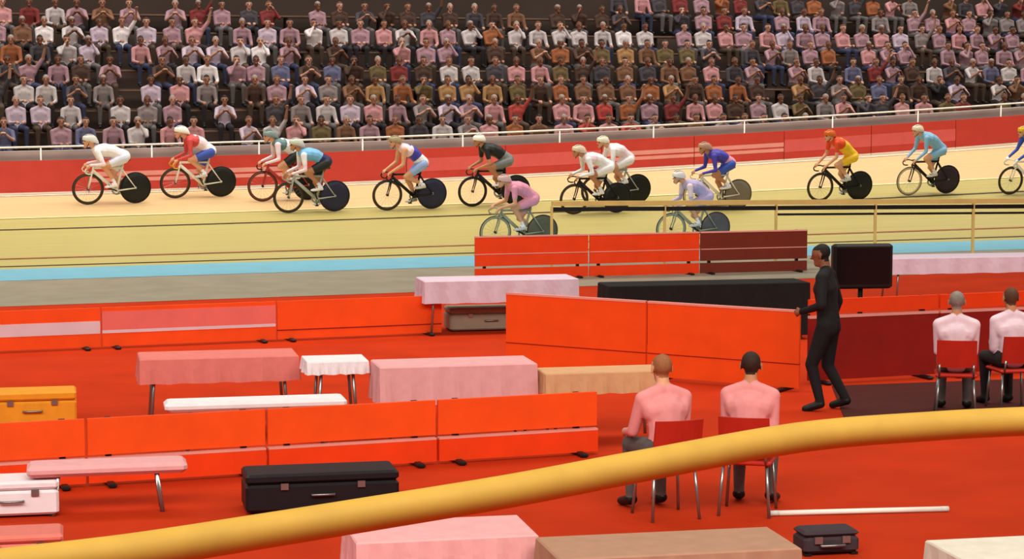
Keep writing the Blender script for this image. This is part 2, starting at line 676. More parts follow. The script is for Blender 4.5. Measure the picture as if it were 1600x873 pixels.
def make_helmet(parent, H, m, long_tail):
    """round vented shell, rim cut upwards at the brow, three raised ridges, strap"""
    b = MB()
    seg, rings = 28, 12
    v, f = [], []
    for i in range(rings + 1):
        t = math.radians(4 + 98 * i / rings)
        for j in range(seg):
            p = 2 * math.pi * j / seg
            cx, sy = math.cos(p), math.sin(p)
            rx = 0.132 if cx > 0 else (0.158 if not long_tail else 0.21)
            ridge = 1 + 0.035 * math.cos(p * 7) * math.sin(t) ** 2
            x = rx * math.sin(t) * cx * ridge
            y = 0.108 * math.sin(t) * sy * ridge
            z = 0.122 * math.cos(t) + (0.02 * cx if t > 1 else 0)
            if cx < 0 and long_tail:
                z -= 0.05 * (cx * math.sin(t)) ** 2
            v.append((H[0] + x - 0.005, y, H[2] + 0.045 + z))
    for i in range(rings):
        for j in range(seg):
            f.append((i * seg + j, (i + 1) * seg + j, (i + 1) * seg + (j + 1) % seg, i * seg + (j + 1) % seg))
    f.append(tuple(range(seg)))
    f.append(tuple(reversed(range(rings * seg, (rings + 1) * seg))))
    b.add(v, f)
    hel = b.build('helmet', m, parent, True)
    for y in (-0.045, 0, 0.045):
        vb = MB()
        pts = []
        for t in (-40, -20, 0, 20, 40):
            a = math.radians(t)
            pts.append((H[0] - 0.005 + 0.142 * math.sin(a), y, H[2] + 0.045 + 0.112 * math.cos(a) * math.sqrt(1 - (y / 0.108) ** 2) + 0.008))
        vb.tube(pts, [0.002, 0.007, 0.009, 0.007, 0.002], 6).build('vent', M_BLACK, hel, True)
    sb = MB()
    sb.tube([(H[0] - 0.01, 0.088, H[2] + 0.03), (H[0] + 0.015, 0.07, H[2] - 0.06), (H[0] + 0.04, 0.0, H[2] - 0.125), (H[0] + 0.015, -0.07, H[2] - 0.06), (H[0] - 0.01, -0.088, H[2] + 0.03)], 0.006, 6)
    sb.build('strap', M_BLACK, hel, True)
    return hel


def make_shoe(parent, An, P, s, m):
    b = MB()
    base = Vector(P) + Vector((0, 0, 0.012))
    rings = []
    for x, wid, top, zb in ((-0.165, 0.020, 0.05, 0.03), (-0.15, 0.033, 0.10, 0.02), (-0.10, 0.037, 0.115, 0.015), (-0.03, 0.040, 0.085, 0.0), (0.03, 0.048, 0.062, 0.0), (0.08, 0.044, 0.05, 0.004), (0.108, 0.02, 0.034, 0.012)):
        ring = []
        for j in range(10):
            t = 2 * math.pi * j / 10
            ring.append(tuple(base + Vector((x, wid * math.cos(t) - s * 0.015, zb + (top - zb) * (0.5 + 0.5 * math.sin(t))))))
        rings.append(ring)
    loft(b, rings)
    sh = b.build('shoe', m, parent, True)
    sb = MB()
    for x, z in ((-0.03, 0.082), (0.015, 0.068)):
        sb.box(tuple(base + Vector((x, -s * 0.015, z))), (0.022, 0.07, 0.012))
    sb.build('strap', M_BLACK, sh)
    return sh


def make_bike(mtx, label, frame_m, disc_m, rim_m, bar_m, crank, group='racing bicycles on the track'):
    root = empty('track_bicycle', None, mtx=mtx)
    tag(root, label, 'bicycle', group)
    R = 0.335
    rh, fh = (-0.5, 0, R), (0.5, 0, R)
    bb = (BBX, 0, BBZ)
    st = (-0.235, 0, 0.80)
    hb, ht = (0.395, 0, 0.70), (0.372, 0, 0.80)
    b = MB()
    lat = (0, 1, 0)
    b.tube([bb, st], [0.026, 0.024], 10, k=0.55, lat=lat)
    b.tube([(-0.225, 0, 0.765), (0.375, 0, 0.775)], [0.022, 0.024], 10, k=0.75, lat=lat)
    b.tube([bb, (0.39, 0, 0.715)], [0.036, 0.036], 10, k=0.6, lat=lat)
    b.tube([hb, ht], 0.026, 10, k=0.8, lat=lat)
    for s in (-1, 1):
        b.tube([(BBX - 0.02, s * 0.03, BBZ), (-0.30, s * 0.045, 0.31), (-0.5, s * 0.06, R)], [0.018, 0.015, 0.011], 8)
        b.tube([(-0.222, s * 0.02, 0.74), (-0.34, s * 0.045, 0.56), (-0.5, s * 0.06, R)], [0.014, 0.013, 0.010], 8)
    b.tube([(BBX, -0.04, BBZ), (BBX, 0.04, BBZ)], 0.032, 12)
    b.build('frame', frame_m, root, True)
    b = MB()
    b.tube([st, (-0.262, 0, 0.905)], 0.014, 8)
    b.build('seat_post', frame_m, root, True)
    b = MB()
    for s in (-1, 1):
        b.tube([(0.40, s * 0.022, 0.70), (0.418, s * 0.045, 0.66), (0.452, s * 0.05, 0.50), fh[:1][0:1] and (0.5, s * 0.05, R)], [0.018, 0.018, 0.014, 0.009], 8)
    b.tube([(0.40, -0.045, 0.695), (0.40, 0.045, 0.695)], 0.02, 8)
    b.build('fork', frame_m, root, True)
    b = MB()
    loft(b, [[(x, w * math.cos(t), z + h * math.sin(t)) for t in [2 * math.pi * j / 10 for j in range(10)]]
             for x, w, z, h in ((-0.40, 0.03, 0.935, 0.012), (-0.385, 0.065, 0.935, 0.02), (-0.31, 0.062, 0.928, 0.022), (-0.22, 0.03, 0.925, 0.018), (-0.135, 0.02, 0.918, 0.014), (-0.125, 0.01, 0.915, 0.008))])
    b.build('saddle', M_BLACK, root, True)
    b = MB()
    b.tube([ht, (0.37, 0, 0.825), (0.47, 0, 0.815)], 0.016, 8)
    b.build('stem', bar_m, root, True)
    b = MB()
    half = [(0.47, 0, 0.815), (0.475, 0.12, 0.812), (0.50, 0.175, 0.80), (0.555, 0.195, 0.785), (0.585, 0.20, 0.74), (0.565, 0.20, 0.69), (0.51, 0.20, 0.67), (0.45, 0.20, 0.672)]
    pts = [(x, -y, z) for x, y, z in reversed(half[1:])] + half
    b.tube(pts, 0.0145, 8)
    b.build('handlebar', bar_m, root, True)
    # wheels
    fw = MB().lathe_y([(0.318, -0.011), (0.29, -0.012), (0.272, -0.004), (0.272, 0.004), (0.29, 0.012), (0.318, 0.011), (0.318, -0.011)], fh, 40).build('front_wheel', rim_m, root, True)
    MB().lathe_y([(R - 0.012 + 0.012 * math.cos(t), 0.012 * math.sin(t)) for t in [2 * math.pi * j / 8 for j in range(9)]], fh, 40).build('tyre', M_RUB, fw, True)
    b = MB()
    for j in range(18):
        t = 2 * math.pi * j / 18
        y = 0.03 if j % 2 else -0.03
        b.tube([(fh[0] + 0.02 * math.cos(t + .5), y, fh[2] + 0.02 * math.sin(t + .5)), (fh[0] + 0.275 * math.cos(t), 0, fh[2] + 0.275 * math.sin(t))], 0.0016, 4)
    b.build('spokes', M_STEEL, fw)
    MB().lathe_y([(0.0, -0.05), (0.02, -0.045), (0.026, -0.03), (0.016, -0.02), (0.016, 0.02), (0.026, 0.03), (0.02, 0.045), (0.0, 0.05)], fh, 16).build('hub', M_BLACK, fw, True)
    rw = MB().lathe_y([(0.0, -0.03), (0.05, -0.028), (0.22, -0.016), (0.316, -0.009), (0.318, 0), (0.316, 0.009), (0.22, 0.016), (0.05, 0.028), (0.0, 0.03)], rh, 40).build('disc_wheel', disc_m, root, True)
    MB().lathe_y([(R - 0.012 + 0.012 * math.cos(t), 0.012 * math.sin(t)) for t in [2 * math.pi * j / 8 for j in range(9)]], rh, 40).build('tyre', M_RUB, rw, True)
    MB().lathe_y([(0.0, -0.062), (0.022, -0.06), (0.03, -0.03), (0.03, 0.03), (0.022, 0.06), (0.0, 0.062)], rh, 16).build('hub', M_STEEL, rw, True)
    # drive train on the far side
    ch = MB().lathe_y([(0.06, -0.052), (0.098, -0.052), (0.098, -0.046), (0.06, -0.046), (0.06, -0.052)], bb, 28).build('chainring', M_STEEL, root)
    b = MB()
    b.tube([(BBX, -0.049, BBZ + 0.098), (-0.5, -0.049, R + 0.03)], 0.006, 6)
    b.tube([(BBX, -0.049, BBZ - 0.098), (-0.5, -0.049, R - 0.03)], 0.006, 6)
    b.build('chain', M_BLACK, root)
    for s in (-1, 1):
        an = math.radians(crank + (0 if s > 0 else 180))
        P = (BBX + 0.17 * math.cos(an), s * 0.075, BBZ + 0.17 * math.sin(an))
        ca = MB().tube([(BBX, s * 0.06, BBZ), P], [0.016, 0.011], 8).build('crank_arm', M_BLACK, root, True)
        MB().box((P[0], s * 0.115, P[2]), (0.07, 0.07, 0.016)).build('pedal', M_BLACK, ca)
    return root


def cl(name, rgb, rough=0.55):
    return mat('kit_' + name, rgb, rough, 0.06, 14, spec=0.3)


WHT = cl('white', (238, 234, 238))
PINKW = cl('pinkish_white', (238, 214, 222))
LAV = cl('lavender', (186, 174, 214))
PINK = cl('pink', (226, 150, 176))
REDK = cl('red', (206, 72, 70))
BLUK = cl('blue', (58, 84, 176))
VIO = cl('violet_blue', (72, 66, 168))
NAVY = cl('navy', (34, 34, 84))
SKY = cl('sky_blue', (120, 182, 226))
LBL = cl('light_blue', (134, 182, 214))
TEAL = cl('teal_grey', (96, 128, 128))
BLK = cl('black', (32, 34, 34))
GRYK = cl('grey', (120, 124, 126))
YELK = cl('yellow', (240, 194, 40))
ORK = cl('orange_red', (222, 74, 30))
PURP = cl('purple', (58, 44, 122))
PALEG = cl('pale_grey', (206, 206, 200))


def hm(name, rgb):
    return mat('helmet_' + name, rgb, 0.3, 0.04, 10)


FW = mat('frame_white', (232, 228, 210), 0.35, 0.04, 6)
FB = mat('frame_black', (24, 22, 20), 0.35, 0.1, 6)
FG = mat('frame_silver', (176, 178, 168), 0.3, 0.05, 6)
FY = mat('frame_yellow', (226, 172, 40), 0.35, 0.05, 6)
FR = mat('frame_red', (172, 52, 44), 0.35, 0.05, 6)
FPG = mat('frame_pale_grey', (150, 154, 132), 0.35, 0.05, 6)
DB = mat('disc_black', (28, 28, 24), 0.4, 0.1, 5)
DBB = mat('disc_blue_black', (44, 44, 66), 0.4, 0.1, 5)
DP = mat('disc_purple_black', (50, 36, 44), 0.4, 0.1, 5)
DG = mat('disc_grey', (126, 114, 98), 0.4, 0.08, 5)
RD = mat('rim_dark', (64, 52, 38), 0.4, 0.1, 8)
RP = mat('rim_pale', (196, 178, 140), 0.4, 0.1, 8)
RR = mat('rim_reddish', (108, 58, 44), 0.4, 0.1, 8)

# px, py: middle of the two wheel contacts; kit colours: torso, shoulder, hem, sleeve, forearm, shorts, side
RIDERS = [
    dict(px=175, py=319, sh=(.31, 1.17), hd=(.47, 1.35), hip=(-.26, 1.0), crank=20, kit=(WHT, WHT, WHT, WHT, PINKW, cl('bluish_white', (214, 216, 234)), PINKW), hel=hm('grey_white', (214, 210, 202)), fr=FW, dc=DB, rim=RD, bar=FW, shoe=WHT, skin=M_SKIN,
         lab='cyclist in white long-sleeved suit and grey-white helmet, first from the left', bl='cream bicycle with black disc wheel under the leftmost white-suited cyclist', long=1),
    dict(px=310, py=309, sh=(.20, 1.28), hd=(.38, 1.43), hip=(-.26, 1.0), crank=60, kit=(PINKW, REDK, WHT, REDK, REDK, BLUK, REDK), hel=hm('white', (240, 238, 228)), fr=FW, dc=DB, rim=RD, bar=FY, shoe=PALEG, skin=M_SKIN,
         lab='cyclist in white and red jersey with blue shorts and white helmet', bl='white bicycle with yellow handlebar under the cyclist in blue shorts', long=1),
    dict(px=446, py=314, sh=(.20, 1.27), hd=(.36, 1.41), hip=(-.26, 1.02), crank=100, kit=(WHT, TEAL, WHT, PINKW, PINKW, BLK, TEAL), hel=hm('teal_grey', (128, 144, 142)), fr=FR, dc=DB, rim=RR, bar=FB, shoe=WHT, skin=M_SKIN,
         lab='cyclist in white jersey with teal shoulders, half hidden behind light blue jersey', bl='dark red bicycle half hidden behind the silver bicycle', long=1),
    dict(px=487, py=332, sh=(.21, 1.27), hd=(.36, 1.45), hip=(-.30, 1.06), crank=75, kit=(SKY, SKY, NAVY, WHT, PINKW, BLK, PINKW), hel=hm('pale_grey', (206, 206, 196)), fr=FG, dc=DBB, rim=RD, bar=FG, shoe=WHT, skin=M_SKIN2,
         lab='cyclist in sky blue jersey with white sleeves and black shorts', bl='silver bicycle with blue-black disc wheel under the sky blue jersey', long=1),
    dict(px=640, py=328, sh=(.17, 1.34), hd=(.35, 1.47), hip=(-.27, 1.0), crank=110, kit=(VIO, PINKW, WHT, M_SKIN, M_SKIN, cl('pale_blue', (150, 176, 226)), VIO), hel=hm('khaki', (170, 152, 120)), fr=FB, dc=DBB, rim=RD, bar=FB, shoe=PALEG, skin=M_SKIN,
         lab='cyclist in violet and white jersey with bare arms and khaki helmet', bl='black bicycle with blue-black disc wheel under the bare-armed violet cyclist', long=0),
    dict(px=772, py=322, sh=(.24, 1.29), hd=(.38, 1.44), hip=(-.29, 1.0), crank=60, kit=(BLK, BLK, GRYK, BLK, M_SKIN2, GRYK, BLK), hel=hm('bright_white', (246, 242, 228)), fr=FB, dc=DB, rim=mat('rim_black', (36, 30, 22), .4, .1), bar=FB, shoe=WHT, skin=M_SKIN2,
         lab='cyclist in black jersey and grey shorts with bright white helmet', bl='black bicycle under the cyclist in black jersey', long=0),
    dict(px=930, py=334, sh=(.26, 1.24), hd=(.45, 1.37), hip=(-.27, 1.02), crank=45, kit=(WHT, PINKW, WHT, WHT, WHT, WHT, WHT), hel=hm('cream', (226, 206, 180)), fr=FB, dc=DB, rim=RD, bar=FB, shoe=WHT, skin=M_SKIN2,
         lab='cyclist in all-white suit with cream helmet, in front of another white suit', bl='black bicycle under the white-suited cyclist with cream helmet', long=1),
    dict(px=962, py=320, sh=(.16, 1.27), hd=(.36, 1.40), hip=(-.27, 1.02), crank=80, kit=(PINKW, WHT, PINKW, WHT, WHT, WHT, PINKW), hel=hm('ivory', (238, 232, 206)), fr=FG, dc=DB, rim=RD, bar=FB, shoe=WHT, skin=M_SKIN,
         lab='cyclist in pinkish white suit with ivory helmet, behind another white suit', bl='silver bicycle half hidden behind the black bicycle of a white-suited cyclist', long=0),
    dict(px=1120, py=328, sh=(.20, 1.25), hd=(.38, 1.38), hip=(-.26, 1.03), crank=90, kit=(VIO, VIO, PINK, VIO, VIO, BLUK, LAV), hel=hm('tan_pink', (190, 146, 124)), fr=FW, dc=DG, rim=RP, bar=FW, shoe=WHT, skin=M_SKIN2,
         lab='cyclist in violet suit with pink hem and tan helmet on white bicycle', bl='white bicycle with grey disc wheel under the violet-suited cyclist', long=1),
    dict(px=1311, py=314, sh=(.21, 1.38), hd=(.34, 1.50), hip=(-.27, 1.02), crank=70, kit=(YELK, ORK, YELK, ORK, M_SKIN, YELK, ORK), hel=hm('orange', (220, 108, 36)), fr=FB, dc=DB, rim=RD, bar=FB, shoe=PALEG, skin=M_SKIN,
         lab='cyclist in yellow jersey with red shoulders and orange helmet', bl='black bicycle under the cyclist in yellow', long=0),
    dict(px=1449, py=304, sh=(.21, 1.38), hd=(.38, 1.50), hip=(-.27, 1.05), crank=50, kit=(LBL, LBL, LBL, LBL, LBL, LBL, LBL), hel=hm('warm_white', (236, 216, 188)), fr=FB, dc=DP, rim=RP, bar=FB, shoe=PALEG, skin=M_SKIN,
         lab='cyclist in plain light blue suit with warm white helmet', bl='black bicycle with pale front rim under the light blue cyclist', long=0),
    dict(px=1606, py=303, sh=(.12, 1.34), hd=(.28, 1.47), hip=(-.28, 1.03), crank=40, kit=(BLUK, BLUK, BLUK, BLUK, BLUK, NAVY, BLUK), hel=hm('yellow', (236, 184, 50)), fr=FW, dc=DB, rim=RD, bar=FW, shoe=WHT, skin=M_SKIN, glove=WHT,
         lab='cyclist in blue jersey with yellow helmet, cut off at the frame edge', bl='white bicycle cut off at the frame edge under the yellow helmet', long=0),
    dict(px=810, py=388, sh=(.18, 1.26), hd=(.36, 1.36), hip=(-.27, 1.0), crank=25, kit=(PINK, PINK, PINK, PINK, M_SKIN, PINK, PINK), hel=hm('pale_pink', (220, 182, 176)), fr=FPG, dc=mat('disc_olive', (92, 94, 78), .4, .1), rim=FPG, bar=FPG, shoe=PALEG, skin=M_SKIN,
         lab='cyclist in pink jersey riding low on the track beside the blue band', bl='pale grey bicycle low on the track under the pink jersey', long=0),
    dict(px=1082, py=382, sh=(.20, 1.26), hd=(.40, 1.40), hip=(-.27, 1.0), crank=30, kit=(LAV, LAV, LAV, PINKW, LAV, LAV, LAV), hel=hm('snow', (242, 236, 230)), fr=FPG, dc=mat('disc_slate', (92, 88, 92), .4, .1), rim=FPG, bar=FPG, shoe=PALEG, skin=M_SKIN,
         lab='cyclist in lavender jersey with white helmet behind the infield railing', bl='grey bicycle mostly hidden behind the red infield boards', long=0),
]
for i, r in enumerate(RIDERS):
    p, s, w = on_track(r['px'], r['py'])
    ds = 0.5
    q = track_pt(s, w)
    fwd = (track_pt(s - ds, w) - track_pt(s + ds, w)).normalized()      # they ride towards -T
    up0 = Vector((0, 0, 1))
    bank = math.atan(zf(s) / WID)
    up = (up0 - N * math.tan(bank * 0.6)).normalized()
    left = up.cross(fwd).normalized()
    up = fwd.cross(left).normalized()
    M = Matrix(((fwd.x, left.x, up.x, q.x), (fwd.y, left.y, up.y, q.y), (fwd.z, left.z, up.z, q.z + 0.006), (0, 0, 0, 1)))
    make_bike(M, r['bl'], r['fr'], r['dc'], r['rim'], r['bar'], r['crank'])
    me, H, feet = rider_body('person', r['sh'], r['hd'], r['hip'], crank=r['crank'])
    t, shd, hem, slv, fore, sho, side = r['kit']
    sk = r['skin']
    ms = dict(torso=t, shoulder=shd, hem=hem, sleeve=slv, forearm=fore, hand=r.get('glove', sk), shorts=sho, leg=sk, sock=WHT, head=sk, eye=M_EYE, lip=M_LIP, side=side)
    for j, tg in enumerate(RTAGS):
        me.materials[j] = ms[tg]
    o = bpy.data.objects.new('person', me)
    COL.objects.link(o)
    o.matrix_world = M
    tag(o, r['lab'], 'person', 'racing cyclists')
    make_helmet(o, H, r['hel'], r['long'])
    for An, P, s_ in feet:
        make_shoe(o, An, P, s_, r['shoe'])

# ------------------------------------------------------------------ spectators
STAGS = ['top', 'sleeve', 'hand', 'trousers', 'shoe', 'head', 'hair', 'eye', 'lip']


def hair_rule(H, cap=False):
    def rule(c, idx):
        hi, ha = STAGS.index('head'), STAGS.index('hair')
        d = c - np.array(H)
        m = (idx == hi) & (d[:, 2] > -0.07) & (np.abs(d[:, 0]) < .2)
        hair = m & ((d[:, 2] > 0.055 + 0.0 * d[:, 0]) | ((d[:, 0] < -0.005) & (d[:, 2] > -0.05) & (np.abs(d[:, 1]) < 0.079)) | (d[:, 0] < -0.04))
        idx[hair] = ha
        return idx
    return rule


def seated(name, arms, lean=0.0, turn=0.0, voxel=0.017, seat=0.45, legs=0.42, smooth=2):
    """figure facing +x, sitting with its seat bones at the origin's height + seat"""
    B = []
    pz = seat + 0.10
    hip = (0, 0, pz)
    chest = (lean * 0.6 - 0.01, 0, pz + 0.30)
    sh = (lean, 0, pz + 0.44)
    B += [(hip, mix(hip, chest, .45), 0.115, 0.11, 1.35, 'top'), (mix(hip, chest, .45), chest, 0.11, 0.122, 1.35, 'top'), (chest, (sh[0], 0, sh[2] - 0.045), 0.12, 0.07, 1.7, 'top')]
    H = (lean + 0.035, 0, sh[2] + 0.17)
    B.append((sh, (H[0] - 0.01, 0, H[2] - 0.06), 0.056, 0.052, 1.0, 'head'))
    hb, balls, q = head_bones(H, lean * 0.4)
    B += hb
    for s in (-1, 1):
        S = (sh[0] - 0.005, s * 0.178, sh[2] - 0.06)
        B.append(((sh[0] - 0.01, s * 0.03, sh[2] + 0.0), S, 0.06, 0.064, 1.0, 'top'))
        B.append(((chest[0], s * 0.11, chest[2] - 0.02), S, 0.085, 0.06, 1.0, 'top'))
        kind = arms[0] if s < 0 else arms[1]
        if kind == 'lap':
            W, bend = (0.33, s * 0.10, seat + 0.22), (-0.6, s * 0.22, -0.5)
        elif kind == 'clap':
            W, bend = (0.34 + lean, s * 0.05, pz + 0.34), (-0.2, s * 0.8, -0.8)
        elif kind == 'up':
            W, bend = (0.18 + lean, s * 0.34, pz + 0.86), (0.0, s * 1.0, -0.2)
        elif kind == 'chin':
            W, bend = (0.20 + lean, s * 0.06, pz + 0.50), (0.2, s * 0.5, -0.9)
        elif kind == 'knee':
            W, bend = (0.43, s * 0.16, seat + 0.17), (-0.6, s * 0.25, -0.4)
        E = ik(S, W, 0.29, 0.26, bend)
        dd = Vector(W) - S if False else Vector(W) - E
        B.append((S, tuple(E), 0.062, 0.047, 1.0, 'sleeve'))
        B.append((tuple(E), W, 0.043, 0.031, 1.0, 'hand' if kind in ('clap', 'up') else 'sleeve'))
        B += hand_bones(W, dd, (0, -s * 0.6, -0.6) if kind != 'up' else (1, 0, 0), s)
    for s in (-1, 1):
        Hj = (0.02, s * 0.10, seat + 0.085)
        K = (0.44, s * 0.13, seat + 0.065)
        An = (0.40, s * 0.13, seat - legs + 0.07)
        B.append((Hj, K, 0.098, 0.066, 1.0, 'trousers'))
        B.append((K, An, 0.064, 0.042, 1.0, 'trousers'))
        B.append((An, (0.55, s * 0.15, seat - legs + 0.035), 0.045, 0.035, 1.2, 'shoe'))
    me = body_mesh(name, B, STAGS, balls, voxel, smooth, hair_rule(H))
    return me, H


def standing(name, voxel=0.011):
    B = []
    hip, chest, sh = (0, 0, 0.98), (0.01, 0, 1.28), (0.0, 0, 1.45)
    B += [(hip, mix(hip, chest, .5), 0.115, 0.112, 1.38, 'top'), (mix(hip, chest, .5), chest, 0.112, 0.125, 1.38, 'top'), (chest, (0, 0, 1.42), 0.125, 0.078, 1.8, 'top')]
    B.append(((0, 0, 0.93), (0, 0, 0.90), 0.115, 0.11, 1.38, 'trousers'))
    H = (0.035, 0, 1.625)
    B.append(((0, 0, 1.46), (0.01, 0, 1.56), 0.058, 0.054, 1.0, 'head'))
    hb, balls, q = head_bones(H, 0.1)
    B += hb
    for s in (-1, 1):
        S = (0.0, s * 0.185, 1.395)
        B.append(((-0.01, s * 0.03, 1.455), S, 0.062, 0.068, 1.0, 'top'))
        B.append(((0.01, s * 0.11, 1.26), S, 0.09, 0.062, 1.0, 'top'))
        B.append(((0, s * 0.07, 0.98), (0, s * 0.085, 0.86), 0.105, 0.11, 1.0, 'top'))
        W = (0.22, s * 0.20, 1.06) if s > 0 else (0.04, s * 0.28, 0.86)
        E = ik(S, W, 0.30, 0.27, (-0.8, s * 0.5, 0))
        B.append((S, tuple(E), 0.066, 0.05, 1.0, 'sleeve'))
        B.append((tuple(E), W, 0.047, 0.034, 1.0, 'sleeve'))
        B += hand_bones(W, Vector(W) - E, (0, -s, 0), s)
        Hj = (0.0, s * 0.095, 0.90)
        x = 0.12 if s > 0 else -0.10
        An = (x - 0.02, s * 0.12, 0.085)
        K = ik(Hj, An, 0.44, 0.42, (1, 0, 0))
        B.append((Hj, tuple(K), 0.105, 0.068, 1.0, 'trousers'))
        B.append((tuple(K), An, 0.066, 0.046, 1.0, 'trousers'))
        B.append((An, (x + 0.14, s * 0.14, 0.04), 0.046, 0.038, 1.15, 'shoe'))
    me = body_mesh(name, B, STAGS, balls, voxel, 3, hair_rule(H))
    return me, H


def dress(o, top, trousers, skin, hair, sleeve=None, shoe=None):
    d = dict(top=top, sleeve=sleeve or top, hand=skin, trousers=trousers, shoe=shoe or M_BLACK, head=skin, hair=hair, eye=M_EYE, lip=M_LIP)
    for j, tg in enumerate(STAGS):
        o.material_slots[j].link = 'OBJECT'
        o.material_slots[j].material = d[tg]


SPECT = [seated('person', a, l)[0] for a, l in ((('lap', 'lap'), 0.0), (('clap', 'clap'), 0.08), (('lap', 'up'), 0.02), (('chin', 'lap'), 0.14), (('knee', 'knee'), 0.10), (('lap', 'chin'), -0.03))]
TOPS = {'mauve': (150, 116, 124), 'lavender': (172, 154, 166), 'pale grey': (176, 166, 164), 'white': (206, 196, 194), 'dusty pink': (178, 126, 126), 'tan': (150, 112, 72), 'brown': (110, 76, 54), 'dark brown': (66, 46, 36),
        'black': (34, 30, 30), 'charcoal': (62, 56, 60), 'olive': (96, 80, 50), 'maroon': (112, 42, 40), 'slate blue': (92, 92, 118), 'grey': (124, 112, 110), 'red': (158, 62, 54), 'rust': (140, 82, 50)}
LIGHT = ['lavender', 'pale grey', 'white', 'lavender', 'mauve']
MAUVE = ['mauve', 'dusty pink', 'lavender', 'grey', 'mauve']
DARKC = ['black', 'charcoal', 'dark brown', 'dark brown', 'slate blue']
BROWN = ['brown', 'tan', 'olive', 'dark brown', 'rust', 'mauve']
GREYS = ['grey', 'pale grey', 'slate blue', 'mauve', 'charcoal']
REDS = ['maroon', 'rust', 'dusty pink', 'red', 'brown']
MIXED = ['mauve', 'grey', 'brown', 'dark brown', 'dusty pink', 'olive', 'charcoal', 'maroon', 'pale grey', 'rust']
# regions of the crowd by clothing, in stand coordinates as they show: x0, x1, y0, y1, palette
REG = [(0, 60, 0, 70, REDS), (30, 500, 28, 50, LIGHT), (540, 1000, 0, 40, DARKC), (1150, 1600, 10, 60, MAUVE), (120, 360, 52, 78, MAUVE), (50, 285, 78, 118, DARKC), (285, 545, 72, 104, LIGHT), (280, 600, 104, 128, DARKC),
       (520, 740, 40, 70, MAUVE), (800, 1120, 38, 66, LIGHT), (1120, 1600, 40, 90, MAUVE), (880, 1110, 75, 128, BROWN), (1130, 1600, 84, 116, GREYS), (0, 210, 136, 168, LIGHT), (200, 530, 128, 162, MAUVE), (530, 800, 120, 160, BROWN),
       (800, 1000, 150, 200, REDS), (540, 800, 160, 188, MAUVE), (1350, 1480, 118, 134, DARKC), (1480, 1600, 110, 140, LIGHT), (1000, 1350, 130, 160, BROWN), (0, 200, 168, 215, GREYS), (200, 420, 165, 200, MAUVE), (0, 260, 100, 136, GREYS)]
tmats = {k: mat('shirt_' + k.replace(' ', '_'), v, 0.85, 0.1, 20) for k, v in TOPS.items()}
TRS = [mat('trousers_' + n_, c_, 0.85, 0.1, 18) for n_, c_ in (('dark', (42, 38, 40)), ('blue', (52, 56, 80)), ('brown', (74, 58, 46)), ('grey', (92, 86, 84)))]
HAIRS = [mat('hair_' + n_, c_, 0.7, 0.15, 40) for n_, c_ in (('black', (28, 22, 20)), ('dark_brown', (50, 34, 26)), ('brown', (84, 56, 38)), ('grey', (130, 122, 116)))]
SKINS = [mat('crowd_skin_' + n_, c_, 0.6, 0.06, 8) for n_, c_ in (('pale', (176, 130, 108)), ('tan', (152, 106, 82)), ('brown', (112, 74, 54)))]
rng = random.Random(11)
PITCHS = 0.60
total = 0
for r in range(ROWS):
    w = STAND0 + r * TREAD + 0.50
    zt = FLOOR0 + r * RISE
    # the row's bench
    bo = empty('bench', P0 + T * -14 + N * w + Vector((0, 0, zt)), A)
    MB().rbox((17.5, 0, 0.42), (36, 0.34, 0.05), 0.012).build('seat_plank', mat('bench_wood', (92, 66, 48), .6, .15, 3), bo)
    for q in np.arange(0.5, 36, 2.5):
        MB().box((q, 0.02, 0.198), (0.06, 0.26, 0.394)).build('leg', M_BLACK, bo)
    tag(bo, f'long brown bench of the {nth(r + 1)} row in the stand', 'bench', 'benches in the stand')
    cand = []
    s = -13.0 + (r % 2) * 0.3
    while s < 22:
        cand.append(s + rng.uniform(-0.06, 0.06))
        s += PITCHS
    place = []
    for s in cand:
        base = P0 + T * s + N * w
        base.z = zt
        ht = proj(base + Vector((0, 0, 1.32)))
        mid = proj(base + Vector((0, 0, 1.0)))
        if not (-14 < ht[0] < 1614) or mid[1] < -2:
            continue
        fr_ = proj(track_pt(s + (0.0), 7.25) + Vector((0, 0, 0.98)))
        if ht[1] > fr_[1] - 6:
            continue
        if rng.random() < 0.10:
            continue
        place.append((s, base, mid))
    for n_, (s, base, mid) in enumerate(place):
        pal = MIXED
        for (x0, x1, y0, y1, P_) in REG:
            if x0 <= mid[0] <= x1 and y0 <= mid[1] <= y1 and rng.random() < 0.85:
                pal = P_
                break
        cn = rng.choice(pal)
        vi = rng.choices(range(len(SPECT)), (6, 3, 1, 1, 4, 1))[0]
        o = bpy.data.objects.new('person', SPECT[vi])
        COL.objects.link(o)
        o.location = base
        o.rotation_euler = (0, 0, A - math.pi / 2 + rng.uniform(-0.2, 0.2))
        sc = rng.uniform(0.94, 1.05)
        o.scale = (sc, sc, 1.0)
        dress(o, tmats[cn], rng.choice(TRS), rng.choice(SKINS), rng.choice(HAIRS))
        tag(o, f'spectator in {cn} top, {nth(r + 1)} row of the stand, {nth(n_ + 1)} person from the left', 'person', 'spectators in the stand')
        total += 1
print('spectators', total)


# ------------------------------------------------------------------ infield: railing
def line_pts(p, q, n):
    return [p + (q - p) * (i / n) for i in range(n + 1)]


ra, rb = atdepth(862, 318, 38.2), atdepth(1680, 313, 39.6)
root = empty('infield_railing', (ra.x, ra.y, 0))
o0 = Vector((ra.x, ra.y, 0))
d = (rb - ra)
ang = math.atan2(d.y, d.x)


def beam(p, q, hz, hy):
    d_ = (q - p)
    h = Vector((-d_.y, d_.x, 0)).normalized() * hy / 2
    u = Vector((0, 0, hz / 2))
    return MB().hexa([p - h - u, q - h - u, q + h - u, p + h - u, p - h + u, q - h + u, q + h + u, p + h + u])


